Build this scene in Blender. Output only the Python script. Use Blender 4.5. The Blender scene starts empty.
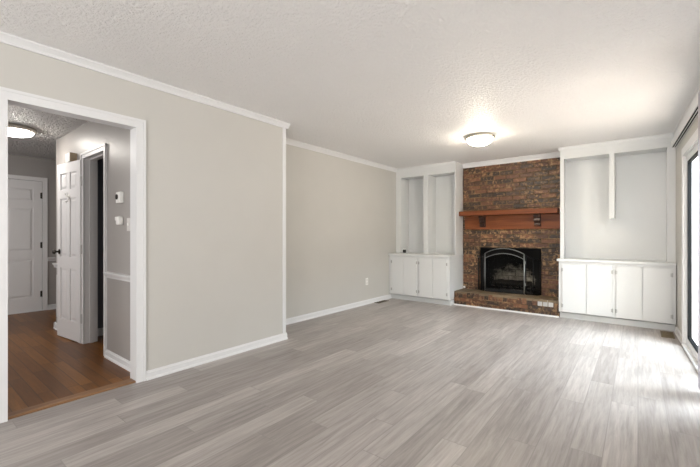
import bpy, bmesh, math, random
from mathutils import Vector, Matrix
random.seed(7)
PI = math.pi
C = bpy.context.scene.collection
SC = bpy.context.scene

# ------------------------------------------------------------------ camera, sky, light, exposure
cam_data = bpy.data.cameras.new('camera')
cam_data.sensor_width = 36.0
cam_data.lens = 364 / 700 * 36
cam_data.shift_y = 1.8 / 700
cam_data.clip_start = 0.02
cam = bpy.data.objects.new('camera', cam_data)
C.objects.link(cam)
cam.location = (0, 0, 1.19)
cam.rotation_euler = (PI / 2, 0, math.radians(38.351))
SC.camera = cam

world = bpy.data.worlds.new('sky')
SC.world = world
world.use_nodes = True
wbg = world.node_tree.nodes['Background']
wbg.inputs[0].default_value = (0.90, 0.97, 1.0, 1)
wbg.inputs[1].default_value = 0.64

SC.view_settings.view_transform = 'Standard'
SC.view_settings.look = 'None'
SC.view_settings.gamma = 1
SC.view_settings.use_curve_mapping = False
SC.view_settings.exposure = 0.57
SC.cycles.use_denoising = True
SC.cycles.max_bounces = 14
SC.cycles.diffuse_bounces = 8
SC.cycles.glossy_bounces = 4
SC.cycles.sample_clamp_indirect = 8


def area_light(name, loc, rot, sx, sy, power, col):
    d = bpy.data.lights.new(name, 'AREA')
    d.shape = 'RECTANGLE'
    d.size, d.size_y = sx, sy
    d.energy = power
    d.color = col
    o = bpy.data.objects.new(name, d)
    C.objects.link(o)
    o.location = loc
    o.rotation_euler = rot
    return o


# daylight coming through the sliding door, plus added fill lamps at unseen windows
area_light('door_daylight', (2.0, 4.35, 3.15), Vector((-2.5, 0.25, -3.1)).to_track_quat('-Z', 'Y').to_euler(), 2.0, 1.8, 470, (0.82, 0.93, 1.0))
area_light('rear_fill_light', (-0.4, -2.52, 1.30), (math.radians(104), 0, 0), 2.6, 1.6, 93, (1.0, 0.985, 0.965))
area_light('side_fill_light', (2.72, 0.2, 1.30), (0, math.radians(104), 0), 1.6, 2.4, 46, (1.0, 0.985, 0.965))
area_light('hall_fill_light', (-5.2, -1.92, 1.45), (math.radians(112), 0, 0), 1.5, 1.4, 34, (1.0, 0.97, 0.96))  # unseen fill lamp, added to brighten the hall
sun_d = bpy.data.lights.new('sun', 'SUN')
sun_d.energy = 23.0
sun_d.angle = math.radians(0.6)
sun_d.color = (1.0, 0.95, 0.87)
sun_o = bpy.data.objects.new('sun', sun_d)
C.objects.link(sun_o)
sun_o.rotation_euler = Vector((0.10, -0.55, -0.83)).to_track_quat('-Z', 'Y').to_euler()
LAMP_L = 58.0
HALL_L = 34.0

# ------------------------------------------------------------------ material helpers


def new_mat(name, col=(0.8, 0.8, 0.8), rough=0.5, metal=0.0, spec=0.5):
    m = bpy.data.materials.new(name)
    m.use_nodes = True
    b = m.node_tree.nodes['Principled BSDF']
    b.inputs['Base Color'].default_value = (*col, 1)
    b.inputs['Roughness'].default_value = rough
    b.inputs['Metallic'].default_value = metal
    b.inputs['Specular IOR Level'].default_value = spec
    return m


def N(m, typ, **kw):
    n = m.node_tree.nodes.new(typ)
    for k, v in kw.items():
        setattr(n, k, v)
    return n


def L(m, a, b):
    m.node_tree.links.new(a, b)


def bsdf(m):
    return m.node_tree.nodes['Principled BSDF']


def math_node(m, op, a, b=None):
    n = N(m, 'ShaderNodeMath', operation=op)
    for i, v in enumerate((a, b)):
        if v is None:
            continue
        if hasattr(v, 'node'):
            L(m, v, n.inputs[i])
        else:
            n.inputs[i].default_value = v
    return n.outputs[0]


def ramp(m, fac, stops):
    n = N(m, 'ShaderNodeValToRGB')
    cr = n.color_ramp
    while len(cr.elements) > 1:
        cr.elements.remove(cr.elements[-1])
    cr.elements[0].position = stops[0][0]
    cr.elements[0].color = (*stops[0][1], 1)
    for p, c in stops[1:]:
        e = cr.elements.new(p)
        e.color = (*c, 1)
    L(m, fac, n.inputs[0])
    return n.outputs[0]


def mix_col(m, fac, a, b, blend='MIX'):
    n = N(m, 'ShaderNodeMix', data_type='RGBA', blend_type=blend)
    for i, v in ((0, fac), (6, a), (7, b)):
        if hasattr(v, 'node'):
            L(m, v, n.inputs[i])
        elif i == 0:
            n.inputs[0].default_value = v
        else:
            n.inputs[i].default_value = (*v, 1)
    return n.outputs[2]


def position(m):
    return N(m, 'ShaderNodeNewGeometry').outputs['Position']


def noise(m, vec, scale, detail=2.0, rough=0.5, dim='3D'):
    n = N(m, 'ShaderNodeTexNoise', noise_dimensions=dim)
    n.inputs['Scale'].default_value = scale
    n.inputs['Detail'].default_value = detail
    n.inputs['Roughness'].default_value = rough
    L(m, vec, n.inputs['Vector'])
    return n.outputs[0]


def bump(m, h, strength, dist):
    n = N(m, 'ShaderNodeBump')
    n.inputs['Strength'].default_value = strength
    n.inputs['Distance'].default_value = dist
    L(m, h, n.inputs['Height'])
    L(m, n.outputs[0], bsdf(m).inputs['Normal'])


def paint(name, col, rough=0.5, orange_peel=0.05, vary=0.03):
    m = new_mat(name, col, rough)
    p = position(m)
    nz = noise(m, p, 3.0, 3)
    c = mix_col(m, nz, tuple(x * (1 - vary) for x in col), tuple(min(1, x * (1 + vary)) for x in col))
    L(m, c, bsdf(m).inputs['Base Color'])
    if orange_peel:
        bump(m, noise(m, p, 180.0, 2), orange_peel, 0.002)
    return m


def ceiling_mat(name, col, scale, strength, dist):
    m = paint(name, col, 0.55, 0, 0.015)
    p = position(m)
    v = N(m, 'ShaderNodeTexVoronoi', feature='SMOOTH_F1')
    v.inputs['Scale'].default_value = scale
    L(m, p, v.inputs['Vector'])
    a = ramp(m, noise(m, p, scale * 0.8, 4, 0.65), [(0.42, (0, 0, 0)), (0.62, (1, 1, 1))])
    h = math_node(m, 'ADD', a, math_node(m, 'MULTIPLY', v.outputs['Distance'], -0.5))
    bump(m, h, strength, dist)
    return m


def sep(m, vec):
    s = N(m, 'ShaderNodeSeparateXYZ')
    L(m, vec, s.inputs[0])
    return s.outputs


def comb(m, x, y, z):
    c = N(m, 'ShaderNodeCombineXYZ')
    for i, v in enumerate((x, y, z)):
        if hasattr(v, 'node'):
            L(m, v, c.inputs[i])
        else:
            c.inputs[i].default_value = v
    return c.outputs[0]


def wnoise(m, vec):
    n = N(m, 'ShaderNodeTexWhiteNoise', noise_dimensions='3D')
    L(m, vec, n.inputs['Vector'])
    return n.outputs['Value']


def plank_mat(name, across, w, ln, stops, grain_lo, grain_hi, seam_col, rough, coat, knots=False, grain_amt=0.6, spec=0.5):
    """boards that run along the axis other than ACROSS"""
    m = new_mat(name, (0.5, 0.5, 0.5), rough)
    s = sep(m, position(m))
    a, b = (s[0], s[1]) if across == 'x' else (s[1], s[0])
    A = math_node(m, 'DIVIDE', a, w)
    row = math_node(m, 'FLOOR', A)
    off = wnoise(m, comb(m, row, 3.3, 1.7))
    B = math_node(m, 'ADD', math_node(m, 'DIVIDE', b, ln), math_node(m, 'MULTIPLY', off, 7.0))
    col = math_node(m, 'FLOOR', B)
    pid = wnoise(m, comb(m, row, col, 0.5))
    fa = math_node(m, 'FRACT', A)
    fb = math_node(m, 'FRACT', B)
    ea = math_node(m, 'MULTIPLY', math_node(m, 'MINIMUM', fa, math_node(m, 'SUBTRACT', 1.0, fa)), w)
    eb = math_node(m, 'MULTIPLY', math_node(m, 'MINIMUM', fb, math_node(m, 'SUBTRACT', 1.0, fb)), ln)
    edge = math_node(m, 'MINIMUM', ea, eb)
    base = ramp(m, pid, stops)
    shift = math_node(m, 'MULTIPLY', pid, 37.0)
    gv = comb(m, math_node(m, 'MULTIPLY', a, 38.0), math_node(m, 'MULTIPLY', b, 2.3), shift)
    g = N(m, 'ShaderNodeTexNoise')
    g.inputs['Scale'].default_value = 1.0
    g.inputs['Detail'].default_value = 8
    g.inputs['Roughness'].default_value = 0.68
    g.inputs['Distortion'].default_value = 0.35
    L(m, gv, g.inputs['Vector'])
    gr = ramp(m, g.outputs[0], [(0.32, grain_lo), (0.66, grain_hi)])
    c = mix_col(m, grain_amt, base, gr, 'MULTIPLY')
    if knots:
        kv = N(m, 'ShaderNodeTexVoronoi')
        kv.inputs['Scale'].default_value = 1.0
        L(m, comb(m, math_node(m, 'MULTIPLY', a, 2.1), math_node(m, 'MULTIPLY', b, 1.1), 0.0), kv.inputs['Vector'])
        kk = ramp(m, kv.outputs['Distance'], [(0.0, (0.35, 0.33, 0.32)), (0.022, (0.5, 0.48, 0.47)), (0.05, (1, 1, 1))])
        c = mix_col(m, 0.8, c, kk, 'MULTIPLY')
    sm = ramp(m, edge, [(0.0006, (0, 0, 0)), (0.0022, (1, 1, 1))])
    c = mix_col(m, sm, seam_col, c)
    L(m, c, bsdf(m).inputs['Base Color'])
    bsdf(m).inputs['Coat Weight'].default_value = coat
    bsdf(m).inputs['Coat Roughness'].default_value = 0.28
    bsdf(m).inputs['Specular IOR Level'].default_value = spec
    hh = math_node(m, 'ADD', math_node(m, 'MULTIPLY', g.outputs[0], 0.3), sm)
    bump(m, hh, 0.18, 0.001)
    return m


def brick_mat(name, stops, speck, speck_amt=0.6, rough=0.5):
    m = new_mat(name, (0.2, 0.12, 0.08), rough)
    g = N(m, 'ShaderNodeNewGeometry')
    base = ramp(m, g.outputs['Random Per Island'], stops)
    p = g.outputs['Position']
    n1 = noise(m, p, 22.0, 3, 0.6)
    n2 = noise(m, p, 3.0, 3, 0.6)
    f1 = ramp(m, n1, [(0.50, (0, 0, 0)), (0.60, (1, 1, 1))])
    f2 = ramp(m, n2, [(0.40, (0.25, 0.25, 0.25)), (0.62, (1, 1, 1))])
    f = math_node(m, 'MULTIPLY', math_node(m, 'MULTIPLY', f1, f2), speck_amt)
    c = mix_col(m, f, base, speck)
    L(m, c, bsdf(m).inputs['Base Color'])
    bump(m, n1, 0.5, 0.004)
    return m


def wood_mat(name, dark, light, axis='x', rough=0.35, scale=1.0):
    m = new_mat(name, dark, rough)
    tc = N(m, 'ShaderNodeNewGeometry')
    mp = N(m, 'ShaderNodeMapping')
    sc = {'x': (1.5, 22, 22), 'y': (22, 1.5, 22), 'z': (22, 22, 1.5)}[axis]
    mp.inputs['Scale'].default_value = tuple(v * scale for v in sc)
    L(m, tc.outputs['Position'], mp.inputs['Vector'])
    n = noise(m, mp.outputs[0], 1.0, 5, 0.6)
    L(m, ramp(m, n, [(0.3, dark), (0.7, light)]), bsdf(m).inputs['Base Color'])
    bsdf(m).inputs['Specular IOR Level'].default_value = 0.3
    bump(m, n, 0.1, 0.001)
    return m


M = {}
M['wall'] = paint('greige_wall_paint', (0.51, 0.497, 0.466), 0.6)
M['hall_wall'] = paint('grey_hall_paint', (0.335, 0.315, 0.30), 0.42)
M['closet_wall'] = paint('unlit_closet_paint', (0.13, 0.13, 0.15), 0.6)  # darkness of the unlit closet put into the wall colour
M['ceiling'] = ceiling_mat('textured_ceiling', (0.81, 0.80, 0.795), 44.0, 0.55, 0.012)
M['hall_ceiling'] = ceiling_mat('rough_hall_ceiling', (0.84, 0.82, 0.80), 45.0, 1.0, 0.04)
M['trim'] = paint('white_trim_paint', (0.675, 0.675, 0.68), 0.38, 0.02, 0.012)
M['cabinet'] = paint('white_cabinet_paint', (0.64, 0.648, 0.645), 0.42, 0.03, 0.015)
M['door_paint'] = paint('grey_white_door_paint', (0.70, 0.69, 0.69), 0.4, 0.02, 0.012)
M['floor'] = plank_mat('grey_plank_floor', 'x', 0.15, 1.2,
                       [(0.0, (0.275, 0.25, 0.237)), (0.5, (0.325, 0.298, 0.283)), (1.0, (0.385, 0.355, 0.338))],
                       (0.60, 0.58, 0.57), (1.24, 1.23, 1.22), (0.23, 0.21, 0.20), 0.42, 0.18, knots=True, grain_amt=0.75)
M['hall_floor'] = plank_mat('brown_hall_planks', 'y', 0.085, 0.8,
                            [(0.0, (0.125, 0.045, 0.008)), (0.5, (0.18, 0.070, 0.012)), (1.0, (0.26, 0.108, 0.020))],
                            (0.55, 0.5, 0.45), (1.15, 1.12, 1.1), (0.04, 0.02, 0.01), 0.36, 0.03, spec=0.3)
M['threshold'] = wood_mat('oak_threshold', (0.17, 0.085, 0.04), (0.27, 0.15, 0.075), 'y', 0.4)
M['brick'] = brick_mat('mottled_brown_brick',
                       [(0.0, (0.026, 0.016, 0.012)), (0.35, (0.043, 0.024, 0.016)), (0.7, (0.095, 0.038, 0.020)), (1.0, (0.17, 0.072, 0.033))],
                       (0.42, 0.25, 0.11), 0.7)
M['pale_brick'] = brick_mat('daylit_brick', [(0.0, (0.36, 0.35, 0.34)), (1.0, (0.48, 0.47, 0.46))], (0.40, 0.36, 0.32), 0.3)  # daylight on the hearth end put into the brick colour
M['hearth_top'] = brick_mat('tan_hearth_brick',
                            [(0.0, (0.105, 0.075, 0.045)), (1.0, (0.19, 0.135, 0.08))], (0.25, 0.18, 0.11), 0.6, 0.42)
M['mortar'] = new_mat('tan_mortar', (0.2, 0.14, 0.08), 0.9)
_m = M['mortar']
_p = position(_m)
L(_m, ramp(_m, noise(_m, _p, 5.0, 4, 0.7), [(0.36, (0.045, 0.028, 0.018)), (0.52, (0.15, 0.095, 0.05)), (0.68, (0.36, 0.235, 0.12))]), bsdf(_m).inputs['Base Color'])
M['mantel'] = wood_mat('red_brown_mantel_wood', (0.115, 0.029, 0.008), (0.235, 0.070, 0.020), 'x', 0.42)
M['corbel'] = wood_mat('shaded_corbel_wood', (0.035, 0.02, 0.016), (0.07, 0.036, 0.025), 'z', 0.3)  # mantel wood darkened; shadow on the corbels put into the colour
M['soot'] = paint('sooty_black', (0.012, 0.012, 0.012), 0.8, 0, 0.3)
M['black_metal'] = new_mat('black_metal', (0.012, 0.012, 0.013), 0.45, 0.6)
M['grey_metal'] = new_mat('reflection_grey_metal', (0.24, 0.25, 0.25), 0.35, 0.7)  # black tubing greyed; reflections on it put into the colour
M['nickel'] = new_mat('brushed_nickel', (0.55, 0.51, 0.45), 0.38, 0.9)
M['dark_bronze'] = new_mat('dark_bronze', (0.05, 0.045, 0.04), 0.32, 0.9)
M['hinge'] = new_mat('dull_hinge_metal', (0.42, 0.42, 0.41), 0.45, 0.6)
M['dull_hinge'] = new_mat('painted_hinge', (0.46, 0.45, 0.44), 0.5, 0.1)
M['white_plastic'] = new_mat('white_plastic', (0.80, 0.79, 0.76), 0.4)
M['grey_plastic'] = new_mat('light_grey_plastic', (0.60, 0.58, 0.56), 0.4)
M['shaded_side'] = new_mat('chime_shade_tan', (0.42, 0.33, 0.22), 0.5)
M['dark_plastic'] = new_mat('dark_plastic', (0.03, 0.028, 0.026), 0.5)
M['vent_brown'] = new_mat('brown_register_metal', (0.17, 0.125, 0.065), 0.5, 0.3)
M['vent_dark'] = new_mat('dark_register_metal', (0.075, 0.06, 0.035), 0.5, 0.3)
M['gasket'] = new_mat('dark_door_gasket', (0.012, 0.013, 0.014), 0.9, 0.0, 0.1)
M['vane'] = new_mat('backlit_grey_vane', (0.55, 0.53, 0.56), 0.6)  # white vanes; their backlit shade put in as lilac grey
M['deck'] = paint('pale_concrete', (0.69, 0.61, 0.54), 0.9, 0, 0.1)
M['ash'] = new_mat('ash', (0.34, 0.33, 0.31), 0.95)
M['charred'] = paint('charred_log', (0.045, 0.038, 0.032), 0.9, 0.6, 0.5)

# glass
g = bpy.data.materials.new('clear_glass')
g.use_nodes = True
nt = g.node_tree
nt.nodes.clear()
out = nt.nodes.new('ShaderNodeOutputMaterial')
mx = nt.nodes.new('ShaderNodeMixShader')
tr = nt.nodes.new('ShaderNodeBsdfTransparent')
tr.inputs[0].default_value = (0.96, 0.96, 0.96, 1)
gl = nt.nodes.new('ShaderNodeBsdfGlossy')
gl.inputs['Roughness'].default_value = 0.02
mx.inputs[0].default_value = 0.06
nt.links.new(tr.outputs[0], mx.inputs[1])
nt.links.new(gl.outputs[0], mx.inputs[2])
nt.links.new(mx.outputs[0], out.inputs[0])
M['glass'] = g

# fire screen mesh: fine black wire, half see-through
g = bpy.data.materials.new('fine_wire_mesh')
g.use_nodes = True
nt = g.node_tree
nt.nodes.clear()
out = nt.nodes.new('ShaderNodeOutputMaterial')
mx = nt.nodes.new('ShaderNodeMixShader')
tr = nt.nodes.new('ShaderNodeBsdfTransparent')
df = nt.nodes.new('ShaderNodeBsdfDiffuse')
df.inputs[0].default_value = (0.005, 0.005, 0.005, 1)
mx.inputs[0].default_value = 0.3
nt.links.new(tr.outputs[0], mx.inputs[1])
nt.links.new(df.outputs[0], mx.inputs[2])
nt.links.new(mx.outputs[0], out.inputs[0])
M['wire'] = g


def glow(name, col, strength):
    m = new_mat(name, (0.9, 0.9, 0.88), 0.3)
    bsdf(m).inputs['Emission Color'].default_value = (*col, 1)
    bsdf(m).inputs['Emission Strength'].default_value = strength
    return m


M['lamp_glass'] = glow('lit_frosted_glass', (1.0, 0.90, 0.73), LAMP_L)
M['hall_glass'] = glow('lit_hall_glass', (1.0, 0.95, 0.88), HALL_L)

# firebox back: black with a pale ash-burnt patch
m = new_mat('burnt_firebox_brick', (0.02, 0.02, 0.02), 0.9)
p = position(m)
s = sep(m, p)
dx = math_node(m, 'DIVIDE', math_node(m, 'SUBTRACT', s[0], -1.76), 0.40)
dz = math_node(m, 'DIVIDE', math_node(m, 'SUBTRACT', s[2], 0.36), 0.36)
r2 = math_node(m, 'ADD', math_node(m, 'MULTIPLY', dx, dx), math_node(m, 'MULTIPLY', dz, dz))
nz = noise(m, p, 9.0, 4, 0.65)
f = math_node(m, 'SUBTRACT', math_node(m, 'MULTIPLY', nz, 2.0), r2)
bt = N(m, 'ShaderNodeTexBrick')
bt.inputs['Scale'].default_value = 1.0
bt.inputs['Brick Width'].default_value = 0.23
bt.inputs['Row Height'].default_value = 0.115
bt.inputs['Mortar Size'].default_value = 0.006
bt.inputs['Color1'].default_value = (0.62, 0.57, 0.47, 1)
bt.inputs['Color2'].default_value = (0.48, 0.43, 0.35, 1)
bt.inputs['Mortar'].default_value = (0.2, 0.18, 0.15, 1)
L(m, comb(m, s[0], s[2], 0.0), bt.inputs['Vector'])
fr = ramp(m, f, [(0.2, (0, 0, 0)), (1.35, (1, 1, 1))])
L(m, mix_col(m, fr, (0.014, 0.013, 0.012), bt.outputs['Color']), bsdf(m).inputs['Base Color'])
M['firebox'] = m

# ------------------------------------------------------------------ mesh helpers


class MB:
    def __init__(self):
        self.bm = bmesh.new()

    def box(self, x0, x1, y0, y1, z0, z1, bev=0.0, seg=1):
        x0, x1 = sorted((x0, x1)); y0, y1 = sorted((y0, y1)); z0, z1 = sorted((z0, z1))
        r = bmesh.ops.create_cube(self.bm, size=1.0)
        vs = r['verts']
        for v in vs:
            v.co = Vector(((x0 + x1) / 2 + v.co.x * (x1 - x0), (y0 + y1) / 2 + v.co.y * (y1 - y0), (z0 + z1) / 2 + v.co.z * (z1 - z0)))
        if bev:
            es = list({e for v in vs for e in v.link_edges})
            bmesh.ops.bevel(self.bm, geom=es, offset=bev, segments=seg, affect='EDGES', profile=0.6)
        return self

    def prism(self, prof, a, b, ax):
        """profile of (u, v) pairs swept from a to b along ax: 'x' -> (y,z), 'y' -> (x,z), 'z' -> (x,y)"""
        def P(u, v, t):
            return {'x': (t, u, v), 'y': (u, t, v), 'z': (u, v, t)}[ax]
        v0 = [self.bm.verts.new(P(u, v, a)) for u, v in prof]
        v1 = [self.bm.verts.new(P(u, v, b)) for u, v in prof]
        n = len(prof)
        self.bm.faces.new(v0)
        self.bm.faces.new(v1[::-1])
        for i in range(n):
            j = (i + 1) % n
            self.bm.faces.new((v0[i], v1[i], v1[j], v0[j]))
        return self

    def lathe(self, prof, center, ax='z', seg=40, cap=True):
        rings = []
        c = Vector(center)
        for r, h in prof:
            ring = []
            for k in range(seg):
                a = 2 * PI * k / seg
                if ax == 'z':
                    d = Vector((r * math.cos(a), r * math.sin(a), h))
                elif ax == 'y':
                    d = Vector((r * math.cos(a), h, r * math.sin(a)))
                else:
                    d = Vector((h, r * math.cos(a), r * math.sin(a)))
                ring.append(self.bm.verts.new(c + d))
            rings.append(ring)
        for a, b in zip(rings, rings[1:]):
            for k in range(seg):
                j = (k + 1) % seg
                self.bm.faces.new((a[k], a[j], b[j], b[k]))
        if cap:
            self.bm.faces.new(rings[0][::-1])
            self.bm.faces.new(rings[-1])
        return self

    def tube(self, pts, r, seg=8):
        pts = [Vector(p) for p in pts]
        rings = []
        for i, p in enumerate(pts):
            t = (pts[min(i + 1, len(pts) - 1)] - pts[max(i - 1, 0)]).normalized()
            up = Vector((0, 1, 0)) if abs(t.y) < 0.9 else Vector((1, 0, 0))
            a = t.cross(up).normalized(); b = t.cross(a).normalized()
            rings.append([self.bm.verts.new(p + a * r * math.cos(2 * PI * k / seg) + b * r * math.sin(2 * PI * k / seg)) for k in range(seg)])
        for A, B in zip(rings, rings[1:]):
            for k in range(seg):
                j = (k + 1) % seg
                self.bm.faces.new((A[k], A[j], B[j], B[k]))
        self.bm.faces.new(rings[0][::-1]); self.bm.faces.new(rings[-1])
        return self

    def build(self, name, mat, parent=None, smooth=False, xf=None):
        bmesh.ops.recalc_face_normals(self.bm, faces=self.bm.faces)
        if xf is not None:
            bmesh.ops.transform(self.bm, matrix=xf, verts=self.bm.verts)
        me = bpy.data.meshes.new(name)
        if parent is not None:
            off = Vector(parent.matrix_world.translation) if False else base_of(parent)
            bmesh.ops.translate(self.bm, vec=-off, verts=self.bm.verts)
        self.bm.to_mesh(me)
        self.bm.free()
        me.materials.append(mat)
        if smooth:
            for pl in me.polygons:
                pl.use_smooth = True
        o = bpy.data.objects.new(name, me)
        C.objects.link(o)
        if parent is not None:
            o.parent = parent
        return o


def base_of(o):
    v = Vector((0, 0, 0))
    while o is not None:
        v += o.location
        o = o.parent
    return v


def tag(o, label, cat, group=None):
    o['label'] = label
    o['category'] = cat
    if group:
        o['group'] = group
    return o


def thing(name, label, cat, loc, group=None):
    o = bpy.data.objects.new(name, None)
    o.empty_display_size = 0.1
    C.objects.link(o)
    o.location = loc
    return tag(o, label, cat, group)


def struct(o, label=None):
    o['kind'] = 'structure'
    if label:
        o['label'] = label
    return o


def sroot(name, loc):
    o = bpy.data.objects.new(name, None)
    C.objects.link(o)
    o.location = loc
    o['kind'] = 'structure'
    return o


# the right wall is very slightly out of square with the room
RK = 0.035
RX0, RY0 = 0.374, 6.0
XFR = Matrix.Translation((RX0, RY0, 0)) @ Matrix.Rotation(math.atan(RK), 4, 'Z')   # local: +x = into the wall, -y = towards camera


CEIL = 2.47
XL, XF, YB = -3.176, -3.675, 6.42
HC = 2.41
HY = 1.32
HX = -7.39

# ------------------------------------------------------------------ structure: floors, ceilings, walls
LSHAPE = [(-3.75, -2.7), (2.9, -2.7), (2.9, 2.99), (0.575, 2.99), (0.575, 3.3), (0.50, 6.6), (-3.75, 6.6)]
struct(MB().prism(LSHAPE, -0.10, 0.0, 'z').build('floor', M['floor']))
HSHAPE = [(-7.6, -2.15), (-3.23, -2.15), (-3.23, 2.71), (-3.79, 2.71), (-3.79, 2.86), (-7.6, 2.86)]
struct(MB().prism(HSHAPE, -0.10, 0.002, 'z').build('floor_hall', M['hall_floor']))
struct(MB().prism(LSHAPE[:-2] + [(0.50, 7.0), (-3.75, 7.0)], CEIL, CEIL + 0.1, 'z').build('ceiling', M['ceiling']))
struct(MB().prism([(min(x_, -3.296), y_) for x_, y_ in HSHAPE], HC, HC + 0.05, 'z').build('ceiling_hall', M['hall_ceiling']))
struct(MB().box(0.46, 9.0, 2.95, 14.0, -0.25, -0.12).build('ground', M['deck']))

OY0, OY1, OZ = 0.462, 1.236, 2.065
wl = MB()
wl.box(XL - 0.12, XL, -2.7, OY0 - 0.015, 0, CEIL)
wl.box(XL - 0.12, XL, OY0 - 0.015, OY1 + 0.015, OZ + 0.015, CEIL)
wl.box(XL - 0.12, XL, OY1 + 0.015, 2.815, 0, CEIL)
wl.box(XF - 0.1, XL - 0.12, 2.715, 2.815, 0, CEIL)
struct(wl.build('wall_left', M['wall']))
struct(MB().box(XF - 0.1, XF, 2.815, 6.55, 0, CEIL).build('wall_left_far', M['wall']))
wb = MB()
wb.box(XF, -2.475, YB + 0.02, YB + 0.13, 0, CEIL)
wb.box(-0.895, 0.50, YB + 0.02, YB + 0.13, 0, CEIL)
struct(wb.build('wall_back', M['wall']))

# right wall with the opening of the sliding door (local frame: x 0 = wall face, y measured from the far corner)
D0, D1, DZ = -0.67, -2.73, 2.06        # door opening, local y
wr = MB()
wr.box(0, 0.11, D0 + 0.0, 0.55, 0, CEIL)
wr.box(0, 0.11, D1, D0, DZ, CEIL)
wr.box(0, 0.11, -3.10, D1, 0, CEIL)
struct(wr.build('wall_right', M['wall'], xf=XFR))
struct(MB().box(0.575, 2.9, 2.88, 2.99, 0, CEIL).build('wall_side_return', M['wall']))
# the part of the room behind the camera
wd = MB()
wd.box(2.8, 2.9, -2.7, -1.1, 0, CEIL); wd.box(2.8, 2.9, 1.5, 2.88, 0, CEIL)
wd.box(2.8, 2.9, -1.1, 1.5, 0, 0.5); wd.box(2.8, 2.9, -1.1, 1.5, 2.2, CEIL)
struct(wd.build('wall_side', M['wall']))
wq = MB()
wq.box(XL - 0.12, -1.8, -2.7, -2.6, 0, CEIL); wq.box(1.0, 2.8, -2.7, -2.6, 0, CEIL)
wq.box(-1.8, 1.0, -2.7, -2.6, 0, 0.5); wq.box(-1.8, 1.0, -2.7, -2.6, 2.2, CEIL)
struct(wq.build('wall_rear', M['wall']))


def added_window(name, horizontal, lo, hi, at, zl=0.5, zh=2.2):
    w = sroot(name, (0, 0, 0))
    f = MB()
    gl = MB()

    def b(mb, a0, a1, c0, c1, z0, z1):
        if horizontal:
            mb.box(a0, a1, at + c0, at + c1, z0, z1)
        else:
            mb.box(at + c0, at + c1, a0, a1, z0, z1)
    mid = (lo + hi) / 2
    for a0, a1 in ((lo, lo + 0.06), (hi - 0.06, hi), (mid - 0.035, mid + 0.035)):
        b(f, a0, a1, -0.03, 0.03, zl, zh)
    b(f, lo, hi, -0.03, 0.03, zl, zl + 0.06)
    b(f, lo, hi, -0.03, 0.03, zh - 0.06, zh)
    f.build('window_frame', M['trim'], w)
    b(gl, lo + 0.05, hi - 0.05, -0.004, 0.004, zl + 0.05, zh - 0.05)
    gl.build('pane', M['glass'], w)


added_window('added_window_1', True, -1.8, 1.0, -2.65)  # unseen, added with the next one to bring fill light into the room
added_window('added_window_2', False, -1.1, 1.5, 2.85)
added_window('added_window_3', True, -6.0, -4.4, -2.05, 0.7, 2.15)  # unseen, added to go with the hall fill lamp

# hall walls
DX0, DX1, DHZ = -4.75, -4.14, 2.03
wh = MB()
wh.box(-5.85, DX0 - 0.015, HY, HY + 0.12, 0, HC)
wh.box(DX0 - 0.015, DX1 + 0.015, HY, HY + 0.12, DHZ + 0.015, HC)
wh.box(DX1 + 0.015, XL - 0.12, HY, HY + 0.12, 0, HC)
wh.box(-5.85, -5.73, HY + 0.12, 2.75, 0, HC)
struct(wh.build('wall_hall_right', M['hall_wall']))
hl = MB()
hl.box(HX, -6.0, -2.1, -2.0, 0, HC); hl.box(-4.4, XL - 0.12, -2.1, -2.0, 0, HC)
hl.box(-6.0, -4.4, -2.1, -2.0, 0, 0.7); hl.box(-6.0, -4.4, -2.1, -2.0, 2.15, HC)
struct(hl.build('wall_hall_left', M['hall_wall']))
FY0, FY1, FZ = 0.575, 1.497, 2.04
we = MB()
we.box(HX - 0.12, HX, -2.1, FY0, 0, HC)
we.box(HX - 0.12, HX, FY1, 2.75, 0, HC)
we.box(HX - 0.12, HX, FY0, FY1, FZ, HC)
struct(we.build('wall_hall_end', M['hall_wall']))
struct(MB().box(HX - 0.12, -5.73, 2.75, 2.85, 0, HC).build('wall_hall_nook', M['hall_wall']))
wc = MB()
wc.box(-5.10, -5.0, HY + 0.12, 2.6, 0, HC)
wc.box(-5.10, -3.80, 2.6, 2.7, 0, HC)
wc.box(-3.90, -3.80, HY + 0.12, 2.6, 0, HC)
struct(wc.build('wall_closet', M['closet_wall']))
cb = MB()
cb.box(-5.0, -3.90, 2.585, 2.6, 0.002, 0.09)
cb.box(-5.0, -4.985, HY + 0.12, 2.585, 0.002, 0.09)
struct(cb.build('baseboard_closet', M['trim']))

# ------------------------------------------------------------------ trim


def base_prof(face, sgn, h=0.072, t=0.014, shoe=True, z0=0.0):
    """profile of a baseboard on a wall whose face is at `face`, sgn = direction into the room"""
    p = [(face, z0), (face + sgn * (t + 0.012 if shoe else t), z0)]
    if shoe:
        p += [(face + sgn * (t + 0.011), z0 + 0.010), (face + sgn * (t + 0.004), z0 + 0.018)]
    p += [(face + sgn * t, z0 + 0.020), (face + sgn * t, z0 + h - 0.016), (face + sgn * (t - 0.006), z0 + h - 0.008), (face + sgn * 0.006, z0 + h), (face, z0 + h)]
    return p


def crown_prof(face, sgn, top, h=0.055, d=0.045):
    return [(face, top), (face + sgn * d, top), (face + sgn * d, top - 0.010), (face + sgn * (d - 0.010), top - 0.018),
            (face + sgn * 0.020, top - h * 0.62), (face + sgn * 0.013, top - h * 0.85), (face + sgn * 0.013, top - h), (face, top - h)]


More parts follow.
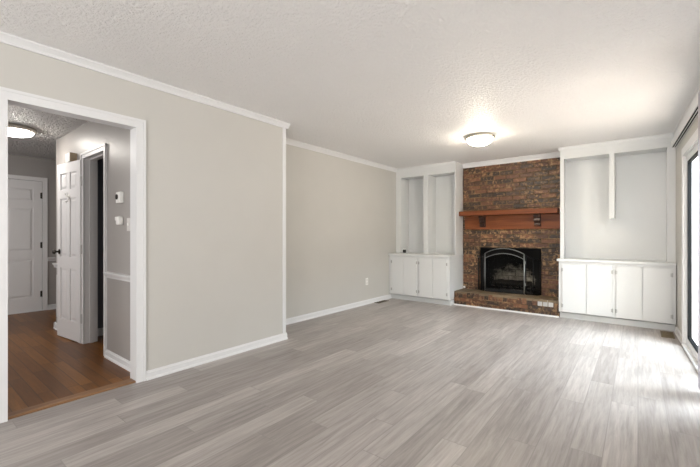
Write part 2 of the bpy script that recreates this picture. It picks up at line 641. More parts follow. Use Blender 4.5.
b = MB()
b.prism(base_prof(XL, 1), -2.6, OY0 - 0.066, 'y')
b.prism(base_prof(XL, 1), OY1 + 0.066, 2.834, 'y')
struct(b.build('baseboard_left', M['trim']))
struct(MB().prism(base_prof(XF, 1, 0.078), 2.822, 5.89, 'y').build('baseboard_left_far', M['trim']))
b = MB()
b.prism(base_prof(0, -1, 0.075), -0.59, -0.0, 'y')
b.prism(base_prof(0, -1, 0.075), -3.10, D1 - 0.1, 'y')
struct(b.build('baseboard_right', M['trim'], xf=XFR))
b = MB()
b.prism(crown_prof(XL, 1, CEIL), -2.6, 2.854, 'y')
struct(b.build('trim_1', M['trim']), 'white crown moulding on the nearer left wall')
struct(MB().prism(crown_prof(XF, 1, CEIL, 0.062), 2.822, 6.08, 'y').build('trim_2', M['trim']), 'white crown moulding on the recessed left wall')
struct(MB().prism(crown_prof(YB, -1, CEIL, 0.075, 0.055), -2.475, -0.89, 'x').build('trim_3', M['trim']), 'white crown moulding above the brick')
struct(MB().prism(crown_prof(0, -1, CEIL, 0.07, 0.03), -3.1, 0.05, 'y').build('trim_4', M['trim'], xf=XFR), 'crown moulding on the right wall')
# white corner strip where the nearer left wall ends
b = MB()
b.box(XL, XL + 0.005, 2.775, 2.822, 0.074, CEIL - 0.055)
b.box(XL - 0.05, XL, 2.8151, 2.822, 0.0, CEIL - 0.055)
struct(b.build('trim_5', M['trim']), 'white strip down the end of the nearer left wall')

# cased opening to the hall
b = MB()
CW = 0.065
for y0, s_ in ((OY0, -1), (OY1, 1)):
    b.box(XL, XL + 0.013, y0 - s_ * 0.006, y0 + s_ * CW * 0.7, 0, OZ + 0.0)
    b.box(XL, XL + 0.019, y0 + s_ * CW * 0.7, y0 + s_ * CW, 0, OZ + CW)
b.box(XL, XL + 0.0129, OY0 - CW * 0.7, OY1 + CW * 0.7, OZ - 0.006, OZ + CW * 0.7)
b.box(XL, XL + 0.0189, OY0 - CW, OY1 + CW, OZ + CW * 0.7, OZ + CW)
struct(b.build('trim_6', M['trim']), 'white casing round the opening to the hall')
b = MB()
b.box(XL - 0.125, XL + 0.002, OY0 - 0.015, OY0, 0, OZ)
b.box(XL - 0.125, XL + 0.002, OY1, OY1 + 0.015, 0, OZ)
b.box(XL - 0.125, XL + 0.002, OY0 - 0.015, OY1 + 0.015, OZ, OZ + 0.015)
struct(b.build('trim_7', M['trim']), 'white jamb lining of the opening to the hall')
b = MB()
b.prism([(XL - 0.105, 0.002), (XL - 0.105, 0.010), (XL - 0.02, 0.011), (XL - 0.004, 0.002)], OY0 + 0.001, OY1 - 0.001, 'y')
struct(b.build('trim_8', M['threshold']), 'light brown wooden threshold strip between grey and brown floors')

# hall trims
b = MB()
b.prism(base_prof(HY, -1, 0.072, z0=0.002), DX1 + 0.062, XL - 0.12, 'x')
b.prism(base_prof(HY, -1, 0.072, z0=0.002), -5.86, DX0 - 0.062, 'x')
struct(b.build('baseboard_hall_right', M['trim']))
b = MB()
b.prism(base_prof(HX, 1, 0.08, z0=0.002), FY1 + 0.062, 2.75, 'y')
b.prism(base_prof(HX, 1, 0.08, z0=0.002), -2.0, FY0 - 0.062, 'y')
struct(b.build('baseboard_hall_end', M['trim']))
struct(MB().prism(base_prof(-5.85, -1, 0.08, z0=0.002), HY - 0.02, 2.75, 'y').build('baseboard_hall_nook', M['trim']))


def rail_prof(face, sgn):
    return [(face, 0.778), (face + sgn * 0.010, 0.778), (face + sgn * 0.012, 0.792), (face + sgn * 0.022, 0.806), (face + sgn * 0.028, 0.818),
            (face + sgn * 0.034, 0.822), (face + sgn * 0.034, 0.834), (face, 0.836)]


b = MB()
b.prism(rail_prof(HY, -1), DX1 + 0.062, XL - 0.12, 'x')
b.prism(rail_prof(HY, -1), -5.87, DX0 - 0.062, 'x')
b.prism(rail_prof(-5.85, -1), HY - 0.02, 2.75, 'y')
b.prism(rail_prof(HX, 1), FY1 + 0.062, 2.75, 'y')
struct(b.build('trim_9', M['trim']), 'white chair rail along the hall walls')
# picture-frame moulding under the rail at the hall corner
b = MB()
for z0, z1 in ((0.16, 0.185), (0.665, 0.69)):
    b.box(-5.78, -5.50, HY - 0.012, HY, z0, z1)
b.box(-5.78, -5.755, HY - 0.012, HY, 0.16, 0.69)
b.box(-5.525, -5.50, HY - 0.012, HY, 0.16, 0.69)
struct(b.build('trim_10', M['trim']), 'white frame moulding under the chair rail beyond the open door')
# casing + jamb of the closet doorway
b = MB()
for x0, s_ in ((DX0, -1), (DX1, 1)):
    b.box(x0, x0 + s_ * 0.04, HY - 0.012, HY, 0.002, DHZ)
    b.box(x0 + s_ * 0.04, x0 + s_ * 0.06, HY - 0.02, HY, 0.002, DHZ + 0.06)
b.box(DX0 - 0.04, DX1 + 0.04, HY - 0.0119, HY, DHZ, DHZ + 0.04)
b.box(DX0 - 0.06, DX1 + 0.06, HY - 0.0199, HY, DHZ + 0.04, DHZ + 0.06)
b.box(DX0 - 0.015, DX0, HY - 0.004, HY + 0.124, 0.002, DHZ)
b.box(DX1, DX1 + 0.015, HY - 0.004, HY + 0.124, 0.002, DHZ)
b.box(DX0 - 0.015, DX1 + 0.015, HY - 0.004, HY + 0.124, DHZ, DHZ + 0.015)
b.box(DX0, DX0 + 0.012, HY + 0.045, HY + 0.085, 0.002, DHZ)
b.box(DX0, DX1, HY + 0.045, HY + 0.085, DHZ - 0.012, DHZ)
struct(b.build('trim_11', M['door_paint']), 'white casing and jamb of the dark doorway in the hall')
b = MB()
for y0, s_ in ((FY0, -1), (FY1, 1)):
    b.box(HX, HX + 0.013, y0, y0 + s_ * 0.04, 0.002, FZ)
    b.box(HX, HX + 0.019, y0 + s_ * 0.04, y0 + s_ * 0.06, 0.002, FZ + 0.06)
b.box(HX, HX + 0.0129, FY0 - 0.04, FY1 + 0.04, FZ, FZ + 0.04)
b.box(HX, HX + 0.0189, FY0 - 0.06, FY1 + 0.06, FZ + 0.04, FZ + 0.06)
struct(b.build('trim_12', M['door_paint']), 'white casing round the door at the end of the hall')
struct(MB().box(HX - 0.12, HX + 0.015, FY0, FY1, 0.002, 0.014).build('trim_13', M['trim']), 'white sill strip under the hall end door')
b = MB()
b.prism([(6.008, 0), (5.986, 0), (5.988, 0.012), (5.998, 0.016), (6.008, 0.019)], -2.474, -0.897, 'x')
struct(b.build('trim_14', M['trim']), 'white quarter-round along the foot of the brick hearth')

# ------------------------------------------------------------------ doors


def six_panel(root, w, h, t, mat, both=True, two_col=True):
    """slab in local coordinates: x 0..w, y 0..t (front = y 0), z 0..h, as children of root"""
    def bb(name, mb, m_=mat):
        o = mb.build(name, m_)
        o.parent = root
        return o
    d = 0.012
    st, mid = 0.105, 0.09
    if w < 0.7:
        st, mid = 0.085, 0.075
    rails = [(0, 0.21), (0.80, 0.93), (1.60, 1.70), (h - 0.115, h)]
    f = MB()
    f.box(0.001, w - 0.001, d, t - d, 0.001, h - 0.001)
    for y0, y1 in ((0, d), (t - d, t)):
        f.box(0, st, y0, y1, 0, h)
        f.box(w - st, w, y0, y1, 0, h)
        f.box(w / 2 - mid / 2, w / 2 + mid / 2, y0, y1, 0, h)
        for z0, z1 in rails:
            f.box(st, w / 2 - mid / 2, y0, y1, z0, z1)
            f.box(w / 2 + mid / 2, w - st, y0, y1, z0, z1)
    bb('door_slab', f)
    for (za, zb) in zip(rails, rails[1:]):
        for xa, xb in ((st, w / 2 - mid / 2), (w / 2 + mid / 2, w - st)):
            x0, x1, z0, z1 = xa + 0.012, xb - 0.012, za[1] + 0.012, zb[0] - 0.012
            q = MB()
            for s_ in (0, 1):
                ya = d if s_ == 0 else t - d
                yb = 0.002 if s_ == 0 else t - 0.002
                i = 0.028
                o_ = [(x0, ya, z0), (x1, ya, z0), (x1, ya, z1), (x0, ya, z1)]
                n_ = [(x0 + i, yb, z0 + i), (x1 - i, yb, z0 + i), (x1 - i, yb, z1 - i), (x0 + i, yb, z1 - i)]
                vo = [q.bm.verts.new(c) for c in o_]
                vn = [q.bm.verts.new(c) for c in n_]
                q.bm.faces.new(vn)
                q.bm.faces.new(vo[::-1])
                for k in range(4):
                    j = (k + 1) % 4
                    q.bm.faces.new((vo[k], vo[j], vn[j], vn[k]))
            bb('raised_panel', q)
    return bb


# door at the end of the hall
d1 = sroot('door_1', (HX - 0.022, FY0 + 0.004, 0.016))
d1.rotation_euler = (0, 0, PI / 2)          # local x -> +Y, local -y (front) -> +X
d1.location.x = HX - 0.004
bb = six_panel(d1, FY1 - FY0 - 0.008, FZ - 0.02, 0.04, M['door_paint'])
for z in (0.25, 1.02, 1.80):
    q = MB().lathe([(0.007, -0.05), (0.007, 0.05)], (FY1 - FY0 - 0.010, -0.006, z), 'z', 12)
    q.box(FY1 - FY0 - 0.030, FY1 - FY0 - 0.012, -0.003, 0.0, z - 0.045, z + 0.045)
    bb('hinge', q, M['dark_bronze'])
# open door in the hall wall, folded back almost flat against it
hx, hy = -4.79, 1.290
ex, ey = -5.375, 1.225
ang = math.atan2(hy - ey, hx - ex)
d2 = sroot('door_2', (ex, ey, 0.014))
d2.rotation_euler = (0, 0, ang)
bb = six_panel(d2, 0.588, 2.005, 0.035, M['door_paint'])
for z in (0.26, 1.02, 1.77):
    q = MB().lathe([(0.009, -0.05), (0.009, 0.05)], (0.595, 0.012, z), 'z', 12)
    q.box(0.588, 0.592, 0.004, 0.033, z - 0.045, z + 0.045)
    bb('hinge', q, M['dull_hinge'])
q = MB().lathe([(0.031, 0.0), (0.031, -0.006), (0.012, -0.012), (0.010, -0.03), (0.024, -0.042), (0.028, -0.055), (0.020, -0.066), (0.004, -0.069)],
               (0.062, 0, 0.985), 'y', 20)
o = bb('door_knob', q, M['dark_bronze'])
for pl in o.data.polygons:
    pl.use_smooth = True
q = MB().lathe([(0.029, 0.035), (0.029, 0.041), (0.012, 0.047), (0.020, 0.058), (0.012, 0.068)], (0.062, 0, 0.985), 'y', 16)
bb('door_knob', q, M['dark_bronze'])
# double robe hook on its face
q = MB()
q.lathe([(0.020, 0.0), (0.020, -0.006), (0.006, -0.010)], (0.33, 0, 1.615), 'y', 16)
for s_ in (-1, 1):
    q.tube([(0.33, -0.006, 1.60), (0.33 + s_ * 0.014, -0.022, 1.612), (0.33 + s_ * 0.028, -0.030, 1.632), (0.33 + s_ * 0.033, -0.032, 1.655)], 0.006)
q.tube([(0.33, -0.006, 1.61), (0.33, -0.014, 1.57), (0.33, -0.030, 1.545), (0.33, -0.040, 1.56)], 0.006)
hk = bb('robe_hook', q, M['white_plastic'])
hk['label'] = 'white robe hook'

# sliding glass door in the right wall (local frame of that wall)
d3 = sroot('door_3', (0, 0, 0))
jb = MB()
jb.box(-0.004, 0.125, D0 - 0.022, D0, 0.002, DZ)
jb.box(-0.004, 0.125, D1, D1 + 0.022, 0.002, DZ)
jb.box(-0.004, 0.125, D1, D0, DZ - 0.022, DZ)
cs = 0.075
jb.box(-0.020, -0.0005, D0 - 0.012, D0 + cs, 0, DZ + cs, 0.004)
jb.box(-0.020, -0.0005, D1 - cs, D1 + 0.012, 0, DZ + cs, 0.004)
jb.box(-0.0195, -0.0005, D1, D0, DZ - 0.012, DZ + cs, 0.004)
jb.build('door_frame', M['trim'], d3, xf=XFR)
MB().box(-0.03, 0.125, D1 + 0.022, D0 - 0.022, 0.0, 0.022, 0.004).build('sill', M['trim'], d3, xf=XFR)
for ya, yb, xa in ((D0 - 0.022, (D0 + D1) / 2 - 0.03, 0.010), ((D0 + D1) / 2 + 0.03, D1 + 0.022, 0.055)):
    sash = MB()
    lo, hi = min(ya, yb), max(ya, yb)
    z0, z1 = 0.024, DZ - 0.024
    sw = 0.042
    sash.box(xa, xa + 0.038, lo, lo + sw, z0, z1)
    sash.box(xa, xa + 0.038, hi - sw, hi, z0, z1)
    sash.box(xa, xa + 0.038, lo + sw, hi - sw, z0, z0 + 0.07)
    sash.box(xa, xa + 0.038, lo + sw, hi - sw, z1 - 0.06, z1)
    s_o = sash.build('sash', M['trim'], d3, xf=XFR)
    gk = MB()
    ga, gb = xa + 0.003, xa + 0.036
    gk.box(ga, gb, lo + sw, lo + sw + 0.022, z0 + 0.07, z1 - 0.06)
    gk.box(ga, gb, hi - sw - 0.022, hi - sw, z0 + 0.07, z1 - 0.06)
    gk.box(ga, gb, lo + sw + 0.014, hi - sw - 0.014, z0 + 0.07, z0 + 0.084)
    gk.box(ga, gb, lo + sw + 0.014, hi - sw - 0.014, z1 - 0.074, z1 - 0.06)
    o = gk.build('gasket', M['gasket'], s_o, xf=XFR)
    o['label'] = 'black gasket round the pane'
    MB().box(xa + 0.026, xa + 0.031, lo + sw + 0.012, hi - sw - 0.012, z0 + 0.082, z1 - 0.072).build('pane', M['glass'], s_o, xf=XFR)

# ------------------------------------------------------------------ vertical blind: slotted track above the door, vanes drawn to the near end
bx, by = 0.36, 4.5
vb = thing('vertical_blind', 'pale vertical blind on a slotted track above the sliding glass door, vanes drawn back', 'blind', (bx, by, 0))
VZ = 2.325
h = MB()
h.box(-0.050, -0.001, -3.05, 0.02, VZ - 0.012, VZ + 0.03)
h.box(-0.050, -0.043, -3.05, 0.02, VZ - 0.05, VZ - 0.012)
h.box(-0.029, -0.022, -3.05, 0.02, VZ - 0.05, VZ - 0.012)
h.box(-0.008, -0.001, -3.05, 0.02, VZ - 0.05, VZ - 0.012)
h.build('headrail', M['trim'], vb, xf=XFR)
h = MB()
h.box(-0.043, -0.029, -3.049, 0.019, VZ - 0.046, VZ - 0.0121)
h.box(-0.022, -0.008, -3.049, 0.019, VZ - 0.046, VZ - 0.0121)
o = h.build('track_slot', M['gasket'], vb, xf=XFR)
o['label'] = 'dark slots of the track'
proto_v = None
for k in range(9):
    y = -2.19 - k * 0.026
    if proto_v is None:
        v = MB()
        n = 6
        front = []
        for i in range(n + 1):
            u = i / n
            front.append((-0.093 + 0.082 * u, 0.006 * math.sin(PI * u)))
        prof = front + [(p_[0], p_[1] - 0.002) for p_ in front[::-1]]
        v.prism([(p_[0], p_[1] + y) for p_ in prof], 0.035, VZ - 0.052, 'z')
        proto_v = v.build('vane', M['vane'], vb, smooth=False, xf=XFR)
    else:
        c = proto_v.copy()
        C.objects.link(c)
        dv = XFR.to_3x3() @ Vector((0, -k * 0.026, 0))
        c.location = proto_v.location + dv

# ------------------------------------------------------------------ fireplace
fx, fy = -1.70, YB
fp = thing('fireplace', 'brown brick fireplace with raised hearth and black firebox between two white cabinets', 'fireplace', (fx, fy, 0))
FX0, FX1 = -2.474, -0.895
BX0, BX1, BZ0, BZ1 = -2.18, -1.205, 0.235, 0.98
CH, BL, J = 0.0714, 0.2125, 0.0125


def course(mb, z0, z1, xa, xb, off, yf, depth, holes=()):
    x = xa - off
    while x < xb:
        a, c_ = max(x, xa), min(x + BL - J, xb)
        segs = [(a, c_)]
        for hx0, hx1, hz0, hz1 in holes:
            if z1 > hz0 + 0.02 and z0 < hz1 - 0.02:
                ns = []
                for s0, s1 in segs:
                    if s1 <= hx0 or s0 >= hx1:
                        ns.append((s0, s1))
                    else:
                        if s0 < hx0: ns.append((s0, hx0))
                        if s1 > hx1: ns.append((hx1, s1))
                segs = ns
        for s0, s1 in segs:
            if s1 - s0 > 0.02:
                j = random.uniform(-0.003, 0.002)
                mb.box(s0, s1, yf + j, yf + depth, z0, z1, 0.003)
        x += BL


face = MB()
z = BZ0 - 0.02
i = 0
while z < CEIL:
    z1 = min(z + CH - J, CEIL - 0.002)
    if z1 - z > 0.01:
        course(face, z, z1, FX0, FX1, (0.106 if i % 2 else 0.0), YB, 0.06, [(BX0, BX1, 0.0, BZ1)])
    z += CH
    i += 1
o = face.build('brick_face', M['brick'], fp)
mo = MB()
mo.box(FX0, BX0, YB + 0.007, YB + 0.06, 0, CEIL - 0.001)
mo.box(BX1, FX1, YB + 0.007, YB + 0.06, 0, CEIL - 0.001)
mo.box(BX0, BX1, YB + 0.007, YB + 0.06, BZ1, CEIL - 0.001)
mo.build('mortar', M['mortar'], fp)
# firebox
fb = MB()
D = 0.58
fb.box(BX0 - 0.03, BX0, YB + 0.06, YB + D, 0.1, BZ1 + 0.05)
fb.box(BX1, BX1 + 0.03, YB + 0.06, YB + D, 0.1, BZ1 + 0.05)
fb.box(BX0, BX1, YB + 0.06, YB + D, BZ1, BZ1 + 0.05)
fb.box(BX0, BX1, YB + 0.0, YB + D, 0.1, BZ0 - 0.005)
fb.build('firebox_lining', M['soot'], fp)
MB().box(BX0, BX1, YB + D - 0.04, YB + D, BZ0 - 0.005, BZ1).build('firebox_back', M['firebox'], fp)
lt = MB().box(BX0 - 0.06, BX1 + 0.06, YB - 0.001, YB + 0.05, BZ1 - 0.008, BZ1 + 0.002)
lt.build('lintel', M['black_metal'], fp)
# hearth: rowlock course over two stretcher courses, flat brick top
HYF = 6.01
hf = MB()
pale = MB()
x = FX0
k = 0
RW = 0.0715
n_row = int((FX1 - FX0) / RW)
rw = (FX1 - FX0) / n_row
for k in range(n_row):
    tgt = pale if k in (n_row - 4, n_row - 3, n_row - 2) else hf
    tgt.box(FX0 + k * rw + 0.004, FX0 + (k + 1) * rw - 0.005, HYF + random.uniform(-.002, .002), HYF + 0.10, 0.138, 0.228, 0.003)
for zi, (z0, z1, of) in enumerate(((0.008, 0.062, 0.0), (0.072, 0.128, 0.106))):
    course(hf, z0, z1, FX0, FX1, of, HYF, 0.08)
hh = hf.build('hearth_front', M['brick'], fp)
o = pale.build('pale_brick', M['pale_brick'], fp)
o['label'] = 'three bricks coloured pale as if daylit, near the end of the hearth'
MB().box(FX0, FX1, HYF + 0.007, YB + 0.02, 0, 0.226).build('hearth_core', M['mortar'], fp)
ht = MB()
xx = FX0
while xx < FX1 - 0.02:
    ht.box(xx + 0.002, min(xx + 0.2, FX1), HYF - 0.001, HYF + 0.19, 0.2, 0.2352, 0.003)
    ht.box(xx + 0.002, min(xx + 0.2, FX1), HYF + 0.195, YB + 0.004, 0.2, 0.2352, 0.003)
    xx += 0.204
# top bricks sit behind the rowlock faces
ht.build('hearth_top', M['hearth_top'], fp)

# mantel shelf
mt = thing('mantel_shelf', 'red-brown wooden mantel shelf on two corbels darkened for shadow across the brick', 'mantel', (-1.70, 6.39, 1.29))
MB().box(-2.468, -0.945, 6.20, YB - 0.003, 1.527, 1.606, 0.006, 2).build('shelf', M['mantel'], mt)
MB().box(-2.43, -0.93, 6.385, YB - 0.003, 1.292, 1.5265, 0.004).build('back_board', M['mantel'], mt)
for cx0 in (-2.105, -1.245):
    # side profile (y, z): scrolled corbel
    pr = [(6.385, 1.526), (6.26, 1.526), (6.255, 1.49)]
    for k in range(9):
        a = k / 8
        pr.append((6.262 + 0.075 * a + 0.018 * math.sin(a * 2 * PI), 1.485 - 0.085 * a))
    for k in range(1, 9):
        a = PI * 0.5 + PI * k / 8
        pr.append((6.350 + 0.035 * math.cos(a), 1.368 + 0.032 * math.sin(a)))
    pr.append((6.385, 1.336))
    o = MB().prism(pr, cx0 - 0.042, cx0 + 0.042, 'x').build('corbel', M['corbel'], mt)
    o['label'] = 'scrolled corbel coloured dark for shadow'

# fire screen
fs = thing('fire_screen', 'black folding fire screen with double arched top standing on the hearth', 'fire screen', (-1.74, 6.33, 0.2352))
SX0, SX1, SY = -2.05, -1.43, 6.31
ZB = 0.2352


def arc(x0, x1, zs, zp, y, n=16):
    return [(x0 + (x1 - x0) * i / n, y, zs + (zp - zs) * (1 - (2 * i / n - 1) ** 2)) for i in range(n + 1)]


q = MB()
q.tube([(SX0, SY, ZB + 0.012), (SX0, SY, 0.885)], 0.009)
q.tube([(SX1, SY, ZB + 0.012), (SX1, SY, 0.885)], 0.010)
q.tube(arc(SX0, SX1, 0.885, 0.972, SY), 0.007)
q.tube(arc(SX0, SX1, 0.800, 0.888, SY), 0.006)
q.build('frame', M['grey_metal'], fs, smooth=True)
q = MB()
q.tube([(SX0, SY, ZB + 0.012), (SX1, SY, ZB + 0.012)], 0.010)
q.box(SX0, SX1, SY - 0.004, SY + 0.004, ZB + 0.02, ZB + 0.06)
q.build('bottom_rail', M['black_metal'], fs)
q = MB()
pts = [(SX0, SY + 0.004, ZB + 0.06), (SX1, SY + 0.004, ZB + 0.06)] + arc(SX1, SX0, 0.800, 0.888, SY + 0.004)
v0 = [q.bm.verts.new(p_) for p_ in pts]
v1 = [q.bm.verts.new((p_[0], p_[1] + 0.002, p_[2])) for p_ in pts]
q.bm.faces.new(v0)
q.bm.faces.new(v1[::-1])
for i in range(len(pts)):
    j = (i + 1) % len(pts)
    q.bm.faces.new((v0[i], v0[j], v1[j], v1[i]))
q.build('wire_mesh', M['wire'], fs)
for s_, xa, xb in ((1, SX1, -1.21), (-1, SX0, -2.19)):
    w = MB()
    xa2 = xa + s_ * 0.022
    ya, yb = SY + 0.006, 6.395
    w.tube([(xa2, ya, ZB + 0.01), (xa2, ya, 0.86)], 0.010)
    w.tube([(xb, yb, ZB + 0.01), (xb, yb, 0.80)], 0.010)
    w.tube([(xa2, ya, 0.86), ((xa2 + xb) / 2, (ya + yb) / 2, 0.815), (xb, yb, 0.80)], 0.008)
    w.tube([(xa2, ya, ZB + 0.012), (xb, yb, ZB + 0.012)], 0.010)
    for t_ in (0.5,):
        w.tube([(xa2 + (xb - xa2) * t_, ya + (yb - ya) * t_, ZB + 0.01), (xa2 + (xb - xa2) * t_, ya + (yb - ya) * t_, 0.815)], 0.008)
    w.build('side_wing', M['black_metal'], fs, smooth=True)
for z_ in (0.75, 0.40):
    MB().lathe([(0.012, -0.02), (0.012, 0.02)], (SX1 + 0.012, SY, z_), 'z', 10).build('hinge', M['grey_metal'], fs)

# grate and burnt wood in the firebox
gr = thing('fire_grate', 'black iron grate inside the dark firebox behind the screen', 'grate', (-1.69, 6.66, 0.23))
q = MB()
for yy in (6.56, 6.76):
    q.box(-2.03, -1.35, yy - 0.008, yy + 0.008, 0.29, 0.306)
for k in range(8):
    xx = -2.02 + k * 0.094
    q.box(xx - 0.007, xx + 0.007, 6.50, 6.84, 0.306, 0.320)
    q.box(xx - 0.007, xx + 0.007, 6.50, 6.514, 0.320, 0.375)
for xx in (-1.98, -1.40):
    for yy in (6.56, 6.76):
        q.box(xx - 0.008, xx + 0.008, yy - 0.008, yy + 0.008, 0.2302, 0.29)
q.build('bars', M['black_metal'], gr)
for k, (x0, x1, yy, rr, lab) in enumerate(((-2.00, -1.42, 6.585, 0.040, 'charred log at the front of the fireplace grate'),
                                           (-1.95, -1.40, 6.70, 0.046, 'charred log at the back of the fireplace grate'))):
    q = MB()
    n = 9
    pts = [(x0 + (x1 - x0) * i / n, yy + 0.008 * math.sin(i * 1.3 + k), 0.322 + rr + 0.004 * math.sin(i * 2.1)) for i in range(n + 1)]
    q.tube(pts, rr, 12)
    tag(q.build('log', M['charred'], smooth=True), lab, 'log')
q = MB()
nx, ny = 28, 12
gv = {}
for i in range(nx + 1):
    for j in range(ny + 1):
        x_ = -1.955 + 0.53 * i / nx
        y_ = 6.575 + 0.17 * j / ny
        e = min(i, nx - i, 4) / 4 * min(j, ny - j, 3) / 3
        gv[i, j] = q.bm.verts.new((x_, y_, 0.231 + e * (0.012 + 0.018 * random.random())))
for i in range(nx):
    for j in range(ny):
        q.bm.faces.new((gv[i, j], gv[i + 1, j], gv[i + 1, j + 1], gv[i, j + 1]))
o = q.build('ash_bed', M['ash'])
o['kind'] = 'stuff'
tag(o, 'pale ash lying under the grate in the firebox', 'ash')

# ------------------------------------------------------------------ built-in cabinets
YF = 5.97


def small_hinge(door, x, z, side, YF):
    q = MB().lathe([(0.006, -0.026), (0.006, 0.026)], (x, YF - 0.019, z), 'z', 10)
    q.box(x - 0.018 if side < 0 else x, x if side < 0 else x + 0.018, YF - 0.0200, YF - 0.0185, z - 0.022, z + 0.022)
    q.build('hinge', M['hinge'], door)


def base_cabinet(label, x0, x1, doors, YF):
    cx = (x0 + x1) / 2
    t = thing('base_cabinet', label, 'cabinet', (cx, 6.2, 0), 'built-in base cabinets')
    b = MB()
    b.box(x0, x1, YF, YB - 0.002, 0.095, 0.819)
    b.build('carcass', M['cabinet'], t)
    MB().box(x0 + 0.004, x1 - 0.004, YF + 0.06, YB - 0.01, 0.0, 0.076).build('toe_kick', M['cabinet'], t)
    for (a, c_, hs) in doors:
        d = MB().box(a, c_, YF - 0.018, YF - 0.0005, 0.104, 0.783, 0.0025).build('door', M['cabinet'], t)
        hx_ = a - 0.004 if hs < 0 else c_ + 0.004
        for z_ in (0.70, 0.19):
            small_hinge(d, hx_, z_, -hs, YF)
    return t


base_cabinet('white base cabinet with four flat doors in the corner left of the fireplace', -3.672, -2.482,
             [(-3.612, -3.352, -1), (-3.348, -3.087, 1), (-3.047, -2.787, -1), (-2.783, -2.522, 1)], 5.83)
base_cabinet('white base cabinet with four flat doors between the fireplace and the sliding door', -0.893, 0.366,
             [(-0.850, -0.560, -1), (-0.556, -0.268, 1), (-0.228, 0.043, -1), (0.047, 0.328, 1)], 5.97)
o = MB().box(-3.673, -2.466, 5.80, YB - 0.002, 0.8195, 0.852, 0.006, 2).build('countertop', M['cabinet'])
tag(o, 'white countertop on the base cabinet left of the fireplace', 'countertop')
o = MB().box(-0.918, 0.369, 5.94, YB - 0.002, 0.8195, 0.852, 0.006, 2).build('countertop', M['cabinet'])
tag(o, 'white countertop on the base cabinet right of the fireplace', 'countertop')

YU = 6.08


def bookcase(label, x0, x1, st0, st1, dv0, dv1, div_z, railz, cap_left):
    cx = (x0 + x1) / 2
    t = thing('bookcase', label, 'bookcase', (cx, 6.25, 0.852), 'built-in bookcases')
    zb = 0.8522
    top = CEIL - 0.001
    b = MB()
    b.box(x0, st0, YU, YU + 0.02, zb, top)
    b.box(st1, x1, YU, YU + 0.02, zb, top)
    b.box(st0, st1, YU, YU + 0.02, railz, top)
    b.build('face_frame', M['cabinet'], t)
    b = MB()
    b.box(x0, x0 + 0.02 if x0 > -3 else st0 - 0.006, YU + 0.02, YB - 0.002, zb, top)
    b.build('side_panel', M['cabinet'], t)
    b = MB()
    b.box(x1 - 0.02 if x1 < -2 else st1 + 0.006, x1, YU + 0.02, YB - 0.002, zb, top)
    b.build('side_panel', M['cabinet'], t)
    MB().box(x0 + 0.0, x1, YB - 0.02, YB - 0.003, zb, top).build('back_panel', M['cabinet'], t)
    MB().box(st0, st1, YU + 0.02, YB - 0.02, railz + 0.005, railz + 0.025).build('top_panel', M['cabinet'], t)
    MB().box(dv0, dv1, YU + 0.0005, YB - 0.02, div_z, railz + 0.004).build('divider', M['cabinet'], t)
    b = MB()
    a0 = x0 - (0.022 if cap_left else 0)
    b.prism([(YU + 0.001, top - 0.045), (YU - 0.008, top - 0.045), (YU - 0.010, top - 0.022), (YU - 0.020, top - 0.010), (YU - 0.020, top), (YU + 0.001, top)], a0, x1, 'x')
    if cap_left:
        b.box(a0, x0, YU, YB - 0.06, top - 0.02, top)
    b.build('cap_moulding', M['cabinet'], t)
    return t


bookcase('tall white open bookcase with a full-height divider left of the fireplace', -3.672, -2.476, -3.565, -2.495, -3.089, -2.999, 0.8523, 2.288, False)
bookcase('tall white open bookcase with a short hanging divider right of the fireplace', -0.892, 0.369, -0.842, 0.288, -0.310, -0.249, 1.424, 2.300, True)

# ------------------------------------------------------------------ ceiling lights


def ceiling_light(label, x, y, zc, R, glass, drop, rim=0.03):
    t = thing('ceiling_light', label, 'ceiling light', (x, y, zc))
    MB().lathe([(R * 0.94, -0.0005), (R, -0.008), (R, -rim), (R * 0.93, -rim - 0.008), (R * 0.86, -rim - 0.008)], (x, y, zc), 'z', 48).build('base_ring', M['nickel'], t, smooth=True)
    pr = []
    n = 12
    rb = R * 0.86
    for k in range(n + 1):
        a = k / n * PI / 2
        pr.append((max(rb * math.cos(a), 0.004), -rim - 0.0085 - (drop - rim - 0.0085) * math.sin(a)))
    MB().lathe(pr, (x, y, zc), 'z', 48).build('glass_shade', glass, t, smooth=True)
    for k in range(3):
        a = 0.6 + k * 2 * PI / 3
        MB().lathe([(0.004, 0.012), (0.010, 0.004), (0.010, -0.010), (0.003, -0.014)], (x + R * 0.965 * math.cos(a), y + R * 0.965 * math.sin(a), zc - rim - 0.014), 'z', 12).build('screw_knob', M['nickel'], t, smooth=True)
    return t


ceiling_light('lit round flush ceiling light with nickel rim in front of the fireplace', -1.60, 4.72, CEIL, 0.182, M['lamp_glass'], 0.125)
ceiling_light('lit round flush ceiling light in the hall beyond the opening', -5.50, 0.875, HC, 0.185, M['hall_glass'], 0.105, 0.042)

# ------------------------------------------------------------------ small things on the walls and floor
t = thing('wall_outlet', 'white electrical outlet low on the recessed left wall', 'outlet', (XF, 5.11, 0.39))
MB().box(XF, XF + 0.006, 5.073, 5.147, 0.332, 0.452, 0.002).build('cover_plate', M['white_plastic'], t)
for z_ in (0.365, 0.419):
    MB().box(XF + 0.006, XF + 0.008, 5.095, 5.125, z_ - 0.014, z_ + 0.014, 0.0008).build('socket', M['grey_plastic'], t)


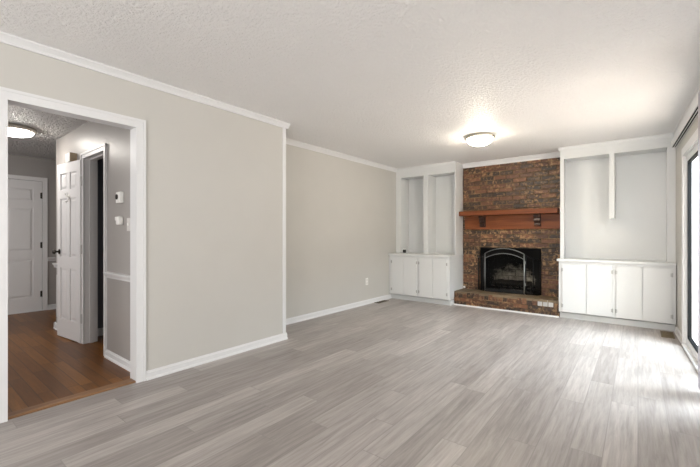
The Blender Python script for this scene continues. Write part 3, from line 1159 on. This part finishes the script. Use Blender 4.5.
def register(label, mat, x0, x1, y0, y1):
    t = thing('floor_vent', label, 'floor vent', ((x0 + x1) / 2, (y0 + y1) / 2, 0), 'floor vents')
    f = MB()
    f.box(x0, x1, y0, y0 + 0.022, 0, 0.006); f.box(x0, x1, y1 - 0.022, y1, 0, 0.006)
    f.box(x0, x0 + 0.02, y0 + 0.022, y1 - 0.022, 0, 0.006); f.box(x1 - 0.02, x1, y0 + 0.022, y1 - 0.022, 0, 0.006)
    f.build('rim', mat, t)
    MB().box(x0 + 0.02, x1 - 0.02, y0 + 0.022, y1 - 0.022, 0.0, 0.001).build('duct_mouth', M['dark_plastic'], t)
    s_ = MB()
    n = 16
    for k in range(n):
        yy = y0 + 0.028 + (y1 - y0 - 0.056) * k / (n - 1)
        s_.box(x0 + 0.02, x1 - 0.02, yy - 0.004, yy + 0.004, 0.001, 0.005)
    s_.build('slats', mat, t)


register('brown metal floor vent beside the right base cabinet and baseboard', M['vent_brown'], 0.215, 0.335, 5.60, 5.94)
register('dark metal floor vent by the baseboard in the far left corner', M['vent_dark'], XF + 0.03, XF + 0.13, 5.30, 5.62)

t = thing('thermostat', 'white square thermostat with a round dial, topmost device on the hall wall', 'thermostat', (-3.71, HY, 1.53))
MB().box(-3.760, -3.665, HY - 0.035, HY - 0.0005, 1.485, 1.585, 0.006, 2).build('body', M['white_plastic'], t)
MB().lathe([(0.024, -0.0355), (0.022, -0.044), (0.004, -0.045)], (-3.728, HY, 1.54), 'y', 20).build('dial', M['dark_bronze'], t)
t = thing('wall_sensor', 'rounded white plastic device on the hall wall below the thermostat', 'sensor', (-3.74, HY, 1.32))
MB().box(-3.80, -3.68, HY - 0.030, HY - 0.0005, 1.325, 1.362, 0.010, 3).build('body', M['white_plastic'], t, smooth=True)
MB().box(-3.735, -3.675, HY - 0.045, HY - 0.0005, 1.285, 1.355, 0.014, 3).build('front_cap', M['white_plastic'], t, smooth=True)
t = thing('light_switch', 'pale switch plate on the hall wall beside the cased opening', 'light switch', (-3.55, HY, 1.285))
MB().box(-3.585, -3.515, HY - 0.006, HY - 0.0005, 1.228, 1.343, 0.002).build('cover_plate', M['grey_plastic'], t)
MB().box(-3.556, -3.544, HY - 0.016, HY - 0.006, 1.275, 1.297, 0.002).build('toggle', M['white_plastic'], t)
t = thing('door_chime', 'white box with shade coloured tan on its side, mounted high on the hall wall above the open door', 'door chime', (-5.08, HY, 2.1))
MB().box(-5.16, -5.006, HY - 0.07, HY - 0.0005, 2.02, 2.125, 0.004).build('cover', M['white_plastic'], t)
o = MB().box(-5.0059, -5.0, HY - 0.066, HY - 0.0005, 2.024, 2.121).build('side_panel', M['shaded_side'], t)  # tan sheet standing in for shade on the side of the box
o['label'] = 'shade on the chime box side, coloured tan'

t = thing('plug_adapter', 'small dark adapter with a white top standing on the left countertop', 'adapter', (-3.54, 6.17, 0.852))
MB().box(-3.568, -3.512, 6.15, 6.19, 0.8522, 0.912, 0.006, 2).build('body', M['dark_plastic'], t)
MB().box(-3.562, -3.518, 6.153, 6.187, 0.9122, 0.945, 0.005, 2).build('top', M['white_plastic'], t)
t = thing('valve_cover', 'small white disc on the brick just above the left end of the hearth', 'cover', (-2.47, YB, 0.262))
MB().lathe([(0.020, -0.004), (0.020, -0.014), (0.012, -0.020)], (-2.452, YB, 0.262), 'y', 18).build('disc', M['white_plastic'], t)
